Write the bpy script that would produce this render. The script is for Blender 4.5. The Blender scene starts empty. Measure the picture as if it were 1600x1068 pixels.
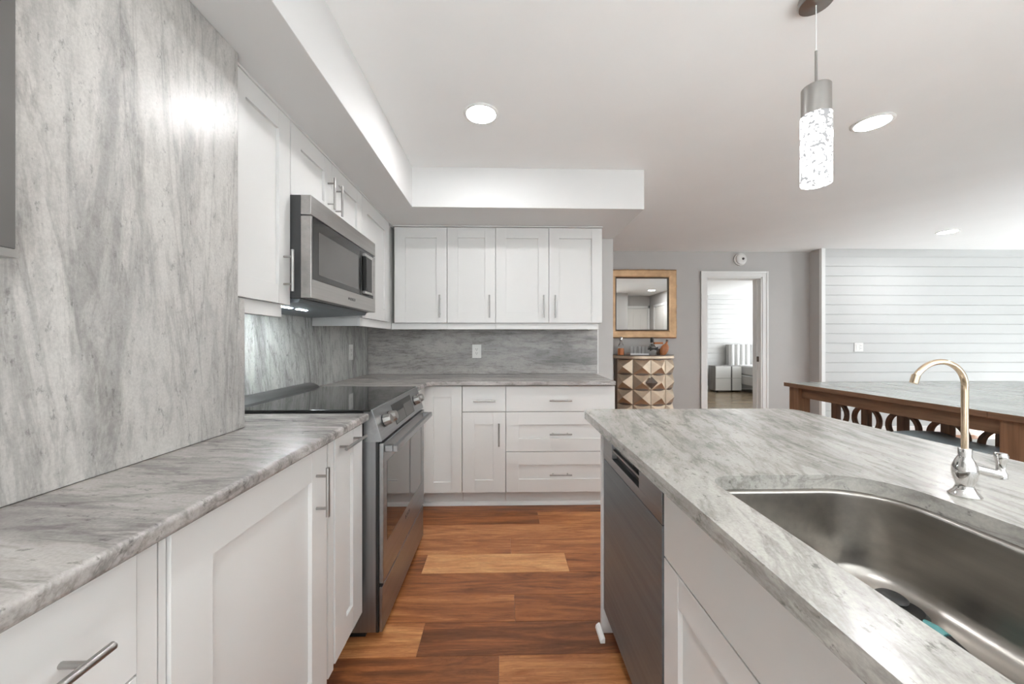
import bpy, bmesh, math, random
from mathutils import Vector
from math import sin, cos, pi, radians, atan
random.seed(7)
S = bpy.context.scene
COL = S.collection
# ------------------------------------------------------------------ camera, world, light, exposure
EYE = 1.193
cd = bpy.data.cameras.new('camera'); cam = bpy.data.objects.new('camera', cd); COL.objects.link(cam)
cam.location = (0, 0, EYE); cam.rotation_euler = (pi/2, 0, -atan(13/580))
cd.sensor_width = 36; cd.lens = 580/1600*36; cd.clip_start = 0.02
S.camera = cam
W = bpy.data.worlds.new('daylight'); S.world = W; W.use_nodes = True
bg = W.node_tree.nodes['Background']; bg.inputs[0].default_value = (0.86, 0.94, 1.0, 1); bg.inputs[1].default_value = 0.9
S.view_settings.view_transform = 'Standard'; S.view_settings.look = 'None'
S.view_settings.gamma = 1; S.view_settings.use_curve_mapping = False
S.view_settings.exposure = 1.32
S.cycles.max_bounces = 10; S.cycles.diffuse_bounces = 7; S.cycles.glossy_bounces = 5
S.cycles.sample_clamp_indirect = 6
LAMP = 58.0; BEAM = 5.0          # recessed lens radiance
def area(name, loc, rot, sx, sy, power, col=(1, 1, 1)):
    l = bpy.data.lights.new(name, 'AREA'); l.shape = 'RECTANGLE'; l.size = sx; l.size_y = sy
    l.energy = power; l.color = col
    o = bpy.data.objects.new(name, l); COL.objects.link(o); o.location = loc
    o.rotation_euler = Vector(rot).to_track_quat('-Z', 'Y').to_euler()      # rot: the direction it shines
    return o
# daylight coming in at the openings: unseen patio doors and dining window, both widened for light, and bedroom window
# (the sun falls through the patio doors onto an added pale reflector behind the camera, as fill for the ceiling)
sl = bpy.data.lights.new('sun', 'SUN'); sl.energy = 22; sl.angle = radians(1.5); sl.color = (.86, .95, 1)
so = bpy.data.objects.new('sun', sl); COL.objects.link(so); so.rotation_euler = Vector((-.55, .64, -.54)).to_track_quat('-Z', 'Y').to_euler()
area('bedroom_window_daylight', (8.0, 7.2, 1.35), (-1, 0, .3), 2.4, 1.6, 58, (.93, .97, 1))

# ------------------------------------------------------------------ materials
def nodes(name):
    m = bpy.data.materials.new(name); m.use_nodes = True
    nt = m.node_tree; return m, nt, nt.nodes['Principled BSDF']
def N(nt, t, **kw):
    n = nt.nodes.new(t)
    for k, v in kw.items():
        if k in n.inputs: n.inputs[k].default_value = v
        else: setattr(n, k, v)
    return n
def ramp(nt, src, stops):
    r = nt.nodes.new('ShaderNodeValToRGB')
    e = r.color_ramp.elements
    while len(e) < len(stops): e.new(0.5)
    for i, (p, c) in enumerate(stops):
        e[i].position = p; e[i].color = (c if len(c) == 4 else (*c, 1))
    nt.links.new(src, r.inputs[0]); return r.outputs[0]
def coords(nt, scale=(1, 1, 1), rot=(0, 0, 0), kind='Object'):
    t = nt.nodes.new('ShaderNodeTexCoord'); mp = nt.nodes.new('ShaderNodeMapping')
    mp.inputs['Scale'].default_value = scale; mp.inputs['Rotation'].default_value = rot
    nt.links.new(t.outputs[kind], mp.inputs[0]); return mp.outputs[0]
def noise(nt, vec, scale, detail=4, rough=.55, dist=0):
    n = N(nt, 'ShaderNodeTexNoise', Scale=scale, Detail=detail, Roughness=rough, Distortion=dist)
    nt.links.new(vec, n.inputs['Vector']); return n.outputs['Fac']
def mixc(nt, fac, a, b, mode='MIX'):
    m = nt.nodes.new('ShaderNodeMix'); m.data_type = 'RGBA'; m.blend_type = mode
    for s, v in ((m.inputs[0], fac), (m.inputs[6], a), (m.inputs[7], b)):
        if isinstance(v, (int, float)): s.default_value = v
        elif isinstance(v, tuple): s.default_value = (*v, 1) if len(v) == 3 else v
        else: nt.links.new(v, s)
    return m.outputs[2]
def bump(nt, b, h, strength=.2, dist=.002):
    n = N(nt, 'ShaderNodeBump', Strength=strength, Distance=dist)
    nt.links.new(h, n.inputs['Height']); nt.links.new(n.outputs[0], b.inputs['Normal'])
def paint(name, col, rough=.5, var=.03, scale=3, spec=.5):
    m, nt, b = nodes(name)
    f = noise(nt, coords(nt), scale, 3)
    lo = tuple(c*(1-var) for c in col); hi = tuple(min(1, c*(1+var)) for c in col)
    nt.links.new(ramp(nt, f, [(.3, lo), (.7, hi)]), b.inputs['Base Color'])
    b.inputs['Roughness'].default_value = rough; b.inputs['Specular IOR Level'].default_value = spec
    return m
def metal(name, col, rough=.3, stretch=None, aniso=0, var=.08):
    m, nt, b = nodes(name)
    b.inputs['Metallic'].default_value = 1; b.inputs['Roughness'].default_value = rough
    f = noise(nt, coords(nt, stretch or (1, 1, 1)), 60 if stretch else 8, 3)
    lo = tuple(c*(1-var) for c in col); hi = tuple(min(1, c*(1+var)) for c in col)
    nt.links.new(ramp(nt, f, [(.3, lo), (.7, hi)]), b.inputs['Base Color'])
    if stretch: bump(nt, b, f, .04, .0004)
    return m
def marble(name, axis, tilt=0.0, light=(.60, .59, .57), dark=(.30, .295, .29), seed=0., amt=1.0, rough=.25):
    m, nt, b = nodes(name)
    sc = [1, 1, 1]; sc[axis] = .16
    rot = {0: (0, 0, tilt), 1: (0, 0, tilt), 2: (tilt, 0, 0)}[axis]
    t = nt.nodes.new('ShaderNodeTexCoord')
    r_ = nt.nodes.new('ShaderNodeMapping'); r_.inputs['Rotation'].default_value = rot
    r_.inputs['Location'].default_value = (seed, seed*1.7, seed*.6)
    nt.links.new(t.outputs['Object'], r_.inputs[0])
    def st(k):
        q = nt.nodes.new('ShaderNodeMapping'); s2 = [1, 1, 1]; s2[axis] = k
        q.inputs['Scale'].default_value = s2; nt.links.new(r_.outputs[0], q.inputs[0]); return q.outputs[0]
    # broad soft clouding, then torn streaks, then pits and sparkle
    wide = noise(nt, st(.35), 2.4, 10, .66, .8)
    mid_ = tuple(.55*p+.45*q for p, q in zip(dark, light))
    c = ramp(nt, wide, [(.30, mid_), (.45, tuple(.8*p+.2*q for p, q in zip(light, dark))), (.56, light), (.72, tuple(min(1, 1.12*x) for x in light))])
    brk = noise(nt, st(.5), 3.0, 5, .6)                      # breaks the streaks up into patches
    streak = noise(nt, st(.13), 9.0, 9, .72, .9)
    sm = N(nt, 'ShaderNodeMath', operation='MULTIPLY'); nt.links.new(ramp(nt, streak, [(.47, (0, 0, 0)), (.60, (1, 1, 1))]), sm.inputs[0])
    nt.links.new(ramp(nt, brk, [(.38, (0, 0, 0)), (.60, (1, 1, 1))]), sm.inputs[1])
    m2 = N(nt, 'ShaderNodeMath', operation='MULTIPLY'); nt.links.new(sm.outputs[0], m2.inputs[0]); m2.inputs[1].default_value = .68*amt
    c = mixc(nt, m2.outputs[0], c, tuple(.9*x for x in dark))
    fine = noise(nt, st(.3), 34, 6, .7, .4)
    c = mixc(nt, min(1, .68*amt), c, ramp(nt, fine, [(.33, (.58, .575, .57)), (.50, (1, 1, 1)), (.75, (1.08, 1.08, 1.08))]), 'MULTIPLY')
    fleck = noise(nt, st(.5), 70, 4, .7)
    c = mixc(nt, .7*amt, c, ramp(nt, fleck, [(.31, (.38, .38, .38)), (.40, (1, 1, 1))]), 'MULTIPLY')
    vn = noise(nt, st(.16), 3.4, 7, .62, 1.6)
    c = mixc(nt, min(1, .7*amt), c, ramp(nt, vn, [(.455, (1, 1, 1)), (.478, (.60, .595, .59)), (.490, (.80, .795, .79)), (.512, (1, 1, 1)), (.60, (1, 1, 1)), (.625, (.66, .655, .65)), (.65, (1, 1, 1))]), 'MULTIPLY')
    grain = noise(nt, st(.8), 220, 2, .6)
    c = mixc(nt, .2, c, ramp(nt, grain, [(.38, (.65, .65, .65)), (.62, (1.25, 1.25, 1.25))]), 'MULTIPLY')
    nt.links.new(c, b.inputs['Base Color'])
    b.inputs['Roughness'].default_value = rough
    bump(nt, b, fine, .16, .002)
    return m
def wood(name, cols, axis=1, scale=3.0, rough=.45, dis=1.0):
    m, nt, b = nodes(name)
    sc = [7, 7, 7]; sc[axis] = .55
    v = coords(nt, sc)
    a = noise(nt, v, scale, 6, .6, dis)
    c = ramp(nt, a, [(.28, cols[0]), (.5, cols[1]), (.72, cols[2])])
    sc2 = [60, 60, 60]; sc2[axis] = 1.5
    g = noise(nt, coords(nt, sc2), 3, 3)
    c = mixc(nt, .35, c, ramp(nt, g, [(.35, (.55, .5, .46)), (.6, (1, 1, 1))]), 'MULTIPLY')
    nt.links.new(c, b.inputs['Base Color']); b.inputs['Roughness'].default_value = rough
    bump(nt, b, g, .15, .001)
    return m
def glass(name, col=(1, 1, 1), rough=.02):
    m, nt, b = nodes(name)
    b.inputs['Base Color'].default_value = (*col, 1); b.inputs['Transmission Weight'].default_value = 1
    b.inputs['Roughness'].default_value = rough; b.inputs['IOR'].default_value = 1.45
    return m
def emit(name, col, strength):
    m, nt, b = nodes(name)
    b.inputs['Base Color'].default_value = (*col, 1); b.inputs['Emission Color'].default_value = (*col, 1)
    b.inputs['Emission Strength'].default_value = strength
    return m
M = {}
M['cab'] = paint('white_cabinet_lacquer', (.69, .68, .665), .36, .01)
M['cabin'] = paint('cabinet_interior_shadow_gap', (.16, .15, .14), .7)
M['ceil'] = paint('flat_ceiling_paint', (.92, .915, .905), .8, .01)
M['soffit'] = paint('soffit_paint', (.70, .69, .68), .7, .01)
M['wall'] = paint('warm_gray_wall_paint', (.53, .515, .50), .7, .02)
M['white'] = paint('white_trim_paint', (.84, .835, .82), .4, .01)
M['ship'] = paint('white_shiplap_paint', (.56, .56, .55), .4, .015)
M['plastic'] = paint('white_plastic', (.80, .79, .77), .3, .01)
M['ivory'] = paint('outlet_slot_dark', (.05, .05, .05), .5)
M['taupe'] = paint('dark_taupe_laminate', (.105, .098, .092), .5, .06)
M['steel'] = metal('brushed_stainless', (.375, .38, .385), .36, (1, .02, 1))
M['steelw'] = metal('brushed_stainless_microwave', (.45, .435, .42), .34, (1, .02, 1))
M['steelz'] = metal('brushed_stainless_upright', (.32, .325, .33), .38, (1, 1, .02))
M['steelh'] = metal('brushed_stainless_dishwasher', (.30, .335, .36), .5, (1, .02, 1))
M['sink'] = metal('satin_sink_steel', (.42, .395, .365), .30, (1, .03, 1))
M['nickel'] = metal('brushed_nickel', (.40, .39, .375), .34)
M['chrome'] = metal('polished_chrome', (.70, .69, .68), .08, None, 0, .02)
M['brass'] = metal('pale_gold_chrome', (.74, .58, .42), .16, None, 0, .04)
M['black'] = paint('black_plastic', (.018, .018, .018), .35, .1)
M['blackmetal'] = paint('dark_gray_enamel', (.035, .035, .036), .35, .1)
M['screen'] = paint('dark_gray_display', (.030, .029, .028), .3, .1, 3, .2)
M['greydisp'] = paint('gray_button_panel', (.11, .105, .10), .35, .05, 3, .25)
M['marble_left'] = marble('gray_marble_vertical_streaks', 2, -.03, (.52, .50, .475), (.22, .212, .205), 0, .85, .31)
M['marble_splash'] = marble('gray_marble_backsplash_vertical', 2, -.12, (.54, .54, .52), (.20, .20, .195), 3.1)
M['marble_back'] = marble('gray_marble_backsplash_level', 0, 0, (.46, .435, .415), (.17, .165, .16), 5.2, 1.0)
M['marble_x'] = marble('gray_marble_counter_crosswise', 0, .12, (.42, .39, .37), (.17, .155, .15), 1.3, 1.15)
M['marble_y'] = marble('gray_marble_counter_lengthwise', 1, .22, (.52, .50, .465), (.21, .20, .185), 2.2, 1.15)
# cooktop / oven glass
m, nt, b = nodes('black_ceramic_glass'); f = noise(nt, coords(nt), 300, 2)
nt.links.new(ramp(nt, f, [(.45, (.006, .006, .006)), (.7, (.016, .016, .016))]), b.inputs['Base Color'])
b.inputs['Roughness'].default_value = .06; b.inputs['Coat Weight'].default_value = .5; b.inputs['Coat Roughness'].default_value = .03
M['ceran'] = m
m, nt, b = nodes('smoked_oven_glass'); f = noise(nt, coords(nt), 4, 2)
nt.links.new(ramp(nt, f, [(.3, (0.024, .022, .021)), (.7, (.040, .036, .033))]), b.inputs['Base Color'])
b.inputs['Roughness'].default_value = .04; b.inputs['Specular IOR Level'].default_value = .6; b.inputs['Coat Weight'].default_value = .6
b.inputs['Coat Roughness'].default_value = .03; b.inputs['Coat IOR'].default_value = 1.5
M['ovenglass'] = m
M['mwglass'] = paint('dark_microwave_glass', (.018, .017, .016), .08, .1)
M['mesh'] = paint('perforated_window_screen', (.085, .08, .075), .14, .05)
M['mirror'] = metal('mirror_silver', (.88, .89, .88), .01, None, 0, .01)
M['lens'] = emit('lit_lamp_lens', (.97, .985, 1), LAMP)
M['hoodlens'] = emit('lit_hood_lamp', (.88, .97, 1), 130.0)
# floor
m, nt, b = nodes('walnut_plank_floor')
at_ = nt.nodes.new('ShaderNodeAttribute'); at_.attribute_name = 'tone'
as_ = nt.nodes.new('ShaderNodeAttribute'); as_.attribute_name = 'seed'
tc = nt.nodes.new('ShaderNodeTexCoord')
comb = nt.nodes.new('ShaderNodeCombineXYZ')
for i in range(3): nt.links.new(as_.outputs['Fac'], comb.inputs[i])
add = nt.nodes.new('ShaderNodeVectorMath'); add.operation = 'ADD'
nt.links.new(tc.outputs['Object'], add.inputs[0]); nt.links.new(comb.outputs[0], add.inputs[1])
def fm(scale):
    q = nt.nodes.new('ShaderNodeMapping'); q.inputs['Scale'].default_value = scale
    nt.links.new(add.outputs[0], q.inputs[0]); return q.outputs[0]
big = noise(nt, fm((1.1, 9, 1)), 1.6, 6, .6, 1.6)
mth = N(nt, 'ShaderNodeMath', operation='MULTIPLY_ADD'); nt.links.new(big, mth.inputs[0]); mth.inputs[1].default_value = .95
sub = N(nt, 'ShaderNodeMath', operation='SUBTRACT'); nt.links.new(at_.outputs['Fac'], sub.inputs[0]); sub.inputs[1].default_value = .475
nt.links.new(sub.outputs[0], mth.inputs[2])
base = ramp(nt, mth.outputs[0], [(.0, (.070, .022, .009)), (.28, (.19, .066, .026)), (.5, (.385, .138, .047)), (.74, (.62, .29, .115)), (1, (.78, .45, .20))])
gr = noise(nt, fm((3, 75, 1)), 2.6, 5, .65, .4)
base = mixc(nt, .55, base, ramp(nt, gr, [(.32, (.48, .42, .38)), (.58, (1.05, 1.05, 1.05))]), 'MULTIPLY')
fig = noise(nt, fm((2.2, 16, 1)), 2.2, 3, .5, 3.5)
base = mixc(nt, .4, base, ramp(nt, fig, [(.42, (1, 1, 1)), (.5, (.62, .54, .5)), (.58, (1, 1, 1))]), 'MULTIPLY')
nt.links.new(base, b.inputs['Base Color']); b.inputs['Roughness'].default_value = .34
b.inputs['Specular IOR Level'].default_value = .4
bump(nt, b, gr, .12, .0012)
M['floor'] = m
M['tabletop'] = wood('glare_painted_top', ((.24, .25, .235), (.34, .36, .345), (.42, .44, .425)), 1, 3, .2)  # window glare put into the color of the table's top faces
M['tablewood'] = wood('brown_oak', ((.12, .06, .030), (.20, .105, .055), (.27, .15, .08)), 1, 3, .5)
M['legwood'] = wood('brown_oak_upright', ((.15, .07, .034), (.23, .115, .058), (.30, .16, .085)), 2, 3, .5)
M['bedfloor'] = wood('grayish_oak_floor', ((.20, .145, .09), (.28, .21, .135), (.36, .28, .185)), 0, 3, .22)
M['darkwood'] = wood('dark_oak_trellis', ((.13, .08, .05), (.19, .12, .078), (.26, .165, .11)), 2, 3, .5)
M['leather'] = paint('blue_gray_leather', (.36, .425, .455), .38, .12, 12)
M['navy'] = paint('deep_teal_leather', (.035, .085, .13), .4, .1, 10)
M['frame'] = metal('antique_gold_leaf', (.56, .37, .22), .42, None, 0, .18)
M['frame_in'] = paint('dark_bronze_lip', (.10, .075, .055), .4)
M['champagne'] = metal('champagne_leaf', (.70, .58, .45), .46, None, 0, .12)
M['champtop'] = paint('dark_bronze_top', (.14, .10, .075), .35)
M['glass'] = glass('clear_glass')
M['reflector'] = paint('cream_reflector', (.78, .77, .75), .95, .03, 60)
M['reflector2'] = paint('beige_reflector', (.46, .45, .44), .95, .03, 60)
# window pane: clear sheet that lets daylight straight through, with a faint reflection
m, nt, b = nodes('window_pane'); tr = nt.nodes.new('ShaderNodeBsdfTransparent'); gl_ = N(nt, 'ShaderNodeBsdfGlossy', Roughness=.02)
mx = nt.nodes.new('ShaderNodeMixShader'); mx.inputs[0].default_value = .06
nt.links.new(tr.outputs[0], mx.inputs[1]); nt.links.new(gl_.outputs[0], mx.inputs[2]); nt.links.new(mx.outputs[0], nt.nodes['Material Output'].inputs[0])
M['pane'] = m
M['amber'] = glass('copper_orange_glass', (.85, .38, .16), .08)
M['orange'] = paint('copper_orange_glaze', (.55, .20, .075), .25, .12, 20)
M['gray_fab'] = paint('pale_gray_upholstery', (.56, .56, .55), .8, .05, 40)
M['linen'] = paint('white_bed_linen', (.66, .66, .66), .85, .03, 8)
M['graywash'] = wood('gray_washed_wood', ((.22, .215, .21), (.30, .295, .285), (.38, .37, .36)), 2, 4, .5)
M['gloss'] = paint('pale_gloss_drawer', (.66, .66, .64), .2, .01)
M['teal'] = paint('teal_plastic', (.10, .30, .30), .35)
M['doorwhite'] = paint('hall_door_paint', (.80, .78, .74), .45, .01)
# lit bubble glass of the pendant
m, nt, b = nodes('lit_bubble_glass')
v = coords(nt); f = noise(nt, v, 42, 2, .55, 1.5)
c = ramp(nt, f, [(.46, (.09, .091, .093)), (.50, (1, 1, 1))])
nt.links.new(c, b.inputs['Emission Color']); b.inputs['Emission Strength'].default_value = 2.2; b.inputs['Base Color'].default_value = (.05, .05, .05, 1); b.inputs['Roughness'].default_value = .1
M['bubble'] = m

# ------------------------------------------------------------------ mesh building
class MB:
    def __init__(s): s.v = []; s.f = []
    def add(s, vs, fs):
        o = len(s.v); s.v += [tuple(p) for p in vs]; s.f += [tuple(i+o for i in f) for f in fs]; return s
    def box(s, x0, x1, y0, y1, z0, z1):
        x0, x1 = sorted((x0, x1)); y0, y1 = sorted((y0, y1)); z0, z1 = sorted((z0, z1))
        return s.add([(x0, y0, z0), (x1, y0, z0), (x1, y1, z0), (x0, y1, z0), (x0, y0, z1), (x1, y0, z1), (x1, y1, z1), (x0, y1, z1)],
                     [(0, 3, 2, 1), (4, 5, 6, 7), (0, 1, 5, 4), (1, 2, 6, 5), (2, 3, 7, 6), (3, 0, 4, 7)])
    def prism(s, poly, axis, a0, a1):      # poly in the two other axes (in x,y,z order)
        n = len(poly)
        def P(p, a):
            q = list(p); q.insert(axis, a); return tuple(q)
        return s.add([P(p, a0) for p in poly]+[P(p, a1) for p in poly],
                     [tuple(range(n))[::-1], tuple(range(n, 2*n))]+[(i, (i+1) % n, n+(i+1) % n, n+i) for i in range(n)])
    def cyl(s, p0, p1, r, r1=None, n=16, cap=True):
        return s.tube([p0, p1], [r, r if r1 is None else r1], n, cap)
    def tube(s, path, r, n=12, cap=True):
        from mathutils import Vector
        P = [Vector(p) for p in path]
        R = r if isinstance(r, (list, tuple)) else [r]*len(P)
        vs = []; up = None
        for i, p in enumerate(P):
            t = (P[min(i+1, len(P)-1)]-P[max(i-1, 0)]).normalized()
            if up is None:
                up = Vector((0, 0, 1)) if abs(t.z) < .9 else Vector((1, 0, 0))
                up = (up-t*up.dot(t)).normalized()
            else:
                up = (up-t*up.dot(t)).normalized()
            w = t.cross(up)
            for k in range(n):
                a = 2*pi*k/n; vs.append(p+(up*cos(a)+w*sin(a))*R[i])
        fs = []
        for i in range(len(P)-1):
            for k in range(n):
                a = i*n+k; b_ = i*n+(k+1) % n
                fs.append((a, b_, b_+n, a+n))
        if cap: fs += [tuple(range(n))[::-1], tuple(range((len(P)-1)*n, len(P)*n))]
        return s.add(vs, fs)
    def lathe(s, prof, c, n=28, cap=True):  # prof [(r,z)]
        vs = [(c[0]+r*cos(2*pi*k/n), c[1]+r*sin(2*pi*k/n), z) for r, z in prof for k in range(n)]
        fs = [(i*n+k, i*n+(k+1) % n, (i+1)*n+(k+1) % n, (i+1)*n+k) for i in range(len(prof)-1) for k in range(n)]
        if cap: fs += [tuple(range(n))[::-1], tuple(range((len(prof)-1)*n, len(prof)*n))]
        return s.add(vs, fs)
    def loft(s, rings, cap0=True, cap1=True):
        n = len(rings[0]); vs = [p for r in rings for p in r]
        fs = [(i*n+k, i*n+(k+1) % n, (i+1)*n+(k+1) % n, (i+1)*n+k) for i in range(len(rings)-1) for k in range(n)]
        if cap0: fs.append(tuple(range(n))[::-1])
        if cap1: fs.append(tuple(range((len(rings)-1)*n, len(rings)*n)))
        return s.add(vs, fs)
    def build(s, name, mat, parent=None, loc=None, bevel=0, seg=2, smooth=True, ang=35, fix=True):
        if loc is None:
            r = parent
            while r is not None and r.parent is not None: r = r.parent
            base = r.location if r is not None else (0, 0, 0)
        else: base = loc
        me = bpy.data.meshes.new(name)
        me.from_pydata([(p[0]-base[0], p[1]-base[1], p[2]-base[2]) for p in s.v], [], s.f)
        if fix:
            bm = bmesh.new(); bm.from_mesh(me); bmesh.ops.recalc_face_normals(bm, faces=bm.faces[:]); bm.to_mesh(me); bm.free()
        me.materials.append(M[mat] if isinstance(mat, str) else mat)
        if smooth:
            me.polygons.foreach_set('use_smooth', [True]*len(me.polygons)); me.set_sharp_from_angle(angle=radians(ang))
        o = bpy.data.objects.new(name, me); COL.objects.link(o)
        if parent is not None: o.parent = parent
        elif loc is not None: o.location = loc
        if bevel:
            b = o.modifiers.new('bevel', 'BEVEL'); b.width = bevel; b.segments = seg; b.limit_method = 'ANGLE'; b.angle_limit = radians(30); b.harden_normals = True
        return o
def tag(o, label, cat, group=None):
    o['label'] = label; o['category'] = cat
    if group: o['group'] = group
    return o
def thing(name, label, cat, loc, group=None):
    o = bpy.data.objects.new(name, None); COL.objects.link(o); o.location = loc; o.empty_display_size = .05
    return tag(o, label, cat, group)
def struct(o): o['kind'] = 'structure'; return o
def box(*a): return MB().box(*a)
def copy_tree(o, parent=None):
    c = o.copy(); COL.objects.link(c)
    if parent is not None: c.parent = parent
    for ch in list(o.children): copy_tree(ch, c)
    return c
def text(name, s, mat, parent, y0, z0, size, X):      # lettering on a face that looks toward +X
    cu = bpy.data.curves.new(name, 'FONT'); cu.body = s; cu.size = size; cu.extrude = .0003
    t = bpy.data.objects.new(name, cu); me = bpy.data.meshes.new_from_object(t)
    bpy.data.objects.remove(t)
    r = parent
    while r.parent is not None: r = r.parent
    bx, by, bz = r.location
    for v in me.vertices:
        x, y, z = v.co; v.co = (X+z-bx, y0+x-by, z0+y-bz)
    me.materials.clear(); me.materials.append(M[mat])
    o = bpy.data.objects.new(name, me); COL.objects.link(o); o.parent = parent; return o

# ------------------------------------------------------------------ room shell
CEIL = 2.384; SOF = 2.11; CT = .914; CB = .884
# floor: one mesh of planks, tone and seed per plank
def make_floor():
    pw = .1695; y_ref = 1.415 - pw*0      # a seam seen in the photograph
    rows = []; y = y_ref
    while y > -4.1: y -= pw
    vs, fs, tone, seed = [], [], [], []
    fixed = {}                            # row index counted from y_ref -> (joints, tones)
    fixed[0] = ([-1.0, -.333, .62], [.46, .66, .30, .40])    # 1.415..1.585
    fixed[-1] = ([-.9, -.017, 1.2], [.5, .36, .60, .4])      # below 1.415
    fixed[1] = ([-1.1, .049, 1.0], [.4, .46, .38, .45])
    fixed[2] = ([-1.15, 1.1], [.4, .40, .45])
    fixed[3] = ([-.425, .343, 1.3], [.34, .80, .46, .4])
    fixed[4] = ([-.9, .041, 1.2], [.5, .57, .54, .4])
    fixed[5] = ([-1.0, 1.15], [.5, .60, .4])
    fixed[6] = ([-.8, .237, 1.4], [.4, .38, .58, .4])
    fixed[7] = ([-.9, 1.1], [.4, .37, .45])
    k = round((y-y_ref)/pw)
    while y < 4.85:
        x = -1.3
        if k in fixed: js, ts = fixed[k]
        else: js, ts = [], []
        if not js:
            q = x+random.uniform(.3, 1.2)
            while q < 8.3: js.append(q); q += random.choice([.8, 1.0, 1.2])
            ts = [random.choice([.3, .36, .42, .46, .52, .58, .7]) for _ in range(len(js)+1)]
        else:
            q = js[-1]+random.uniform(.7, 1.1); js = list(js); ts = list(ts)
            while q < 8.3: js.append(q); ts.append(random.choice([.34, .42, .46, .56])); q += 1.0
        xs = [x]+js+[8.3]
        for i in range(len(xs)-1):
            a, b_, c, d = xs[i]+.0006, xs[i+1]-.0006, y+.0007, y+pw-.0007
            o = len(vs)
            vs += [(a, c, 0), (b_, c, 0), (b_, d, 0), (a, d, 0), (xs[i], y, -.002), (xs[i+1], y, -.002), (xs[i+1], y+pw, -.002), (xs[i], y+pw, -.002)]
            fs += [(o, o+1, o+2, o+3), (o+4, o+5, o+1, o), (o+5, o+6, o+2, o+1), (o+6, o+7, o+3, o+2), (o+7, o+4, o, o+3)]
            t = ts[min(i, len(ts)-1)]; sd = random.uniform(0, 60)
            tone += [t]*5; seed += [sd]*5
        y += pw; k += 1
    me = bpy.data.meshes.new('floor'); me.from_pydata(vs, [], fs)
    a = me.attributes.new('tone', 'FLOAT', 'FACE'); a.data.foreach_set('value', tone)
    a = me.attributes.new('seed', 'FLOAT', 'FACE'); a.data.foreach_set('value', seed)
    me.materials.append(M['floor'])
    o = bpy.data.objects.new('floor', me); COL.objects.link(o); struct(o)
make_floor()
struct(box(.3, 8.3, 4.90, 9.4, -.01, 0).build('floor_bedroom', 'bedfloor'))
struct(box(-1.4, 8.4, -4.2, 9.5, -.12, -.003).build('floor_slab', 'wall'))
struct(box(-1.4, 8.4, -4.2, 9.5, CEIL, CEIL+.1).build('ceiling', 'ceil'))
struct(box(-1.32, -1.2, -4.1, 3.4, 0, CEIL).build('wall_left', 'wall'))
struct(box(-1.2, .972, 3.28, 3.40, 0, CEIL).build('wall_back', 'wall'))
struct(box(-1.2, -.866, -1.6, 1.196, CT+.0005, SOF).build('wall_left_column', 'wall'))
# dropped soffit over the cabinets (L-shaped)
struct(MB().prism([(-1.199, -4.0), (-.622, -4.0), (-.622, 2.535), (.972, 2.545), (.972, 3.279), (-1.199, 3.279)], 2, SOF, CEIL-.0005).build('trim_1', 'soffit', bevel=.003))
# far wall with bedroom doorway
DX0, DX1, DZ = 2.67, 3.42, 2.05
fw = MB().box(.3, DX0, 4.84, 4.96, 0, CEIL).box(DX1, 4.12, 4.84, 4.96, 0, CEIL).box(DX0, DX1, 4.84, 4.96, DZ, CEIL)
struct(fw.build('wall_far', 'wall'))
struct(box(4.062, 4.12, 4.655, 4.84, 0, CEIL).build('wall_jog', 'wall'))
struct(box(.3, .42, 3.4, 4.84, 0, CEIL).build('wall_passage', 'wall'))
def casing(yface, out):     # architrave with stepped profile on one face of the doorway
    b = MB()
    for w0, w1, t in ((0, .075, .014), (.05, .075, .022)):
        ya, yb = (yface, yface-t) if out < 0 else (yface, yface+t)
        b.box(DX0-w1, DX0-w0, ya, yb, 0, DZ+w1)
        b.box(DX1+w0, DX1+w1, ya, yb, 0, DZ+w1)
        b.box(DX0-w0, DX1+w0, ya, yb, DZ+w0, DZ+w1)
    return b
d1 = casing(4.84, -1).build('door_1', 'white', bevel=.003); struct(d1)
MB().box(DX0, DX0+.018, 4.835, 5.0, 0, DZ).box(DX1-.018, DX1, 4.835, 5.0, 0, DZ).box(DX0, DX1, 4.835, 5.0, DZ-.018, DZ).box(DX1-.03, DX1-.018, 4.90, 4.94, 0, DZ).box(DX0+.018, DX0+.03, 4.90, 4.94, 0, DZ).build('door_jamb', 'white', d1, bevel=.002)
MB().box(DX1-.034, DX1-.017, 4.875, 4.895, .93, 1.0).build('strike_plate', 'frame_in', d1)
# shiplap walls: dining wall and bedroom end wall
def shiplap(name, x0, x1, y, n, t=.015, z0=0, z1=CEIL, p=.1227, off=0):
    b = MB().box(x0, x1, y+t-.005, y+t+.12, z0, z1)
    z = z1-off
    while z > z0:
        b.box(x0, x1, y, y+t-.004, max(z0, z-p+.004), z); z -= p
    return struct(b.build(name, 'ship', bevel=.0015, seg=1))
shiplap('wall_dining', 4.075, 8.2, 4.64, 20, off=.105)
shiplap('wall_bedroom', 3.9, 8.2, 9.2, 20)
struct(box(4.035, 4.085, 4.622, 4.66, 0, CEIL).build('trim_2', 'white', bevel=.003))
def window_wall(name, y0, y1, openings):
    b = MB(); y = y0
    for a, c, z0, z1 in openings:
        b.box(8.2, 8.32, y, a, 0, CEIL); b.box(8.2, 8.32, a, c, 0, z0); b.box(8.2, 8.32, a, c, z1, CEIL); y = c
    b.box(8.2, 8.32, y, y1, 0, CEIL); return struct(b.build(name, 'wall'))
window_wall('wall_right', -4.1, 9.4, [(-1.5, 2.8, .3, 2.25), (5.9, 8.5, .5, 2.2)])
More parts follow.
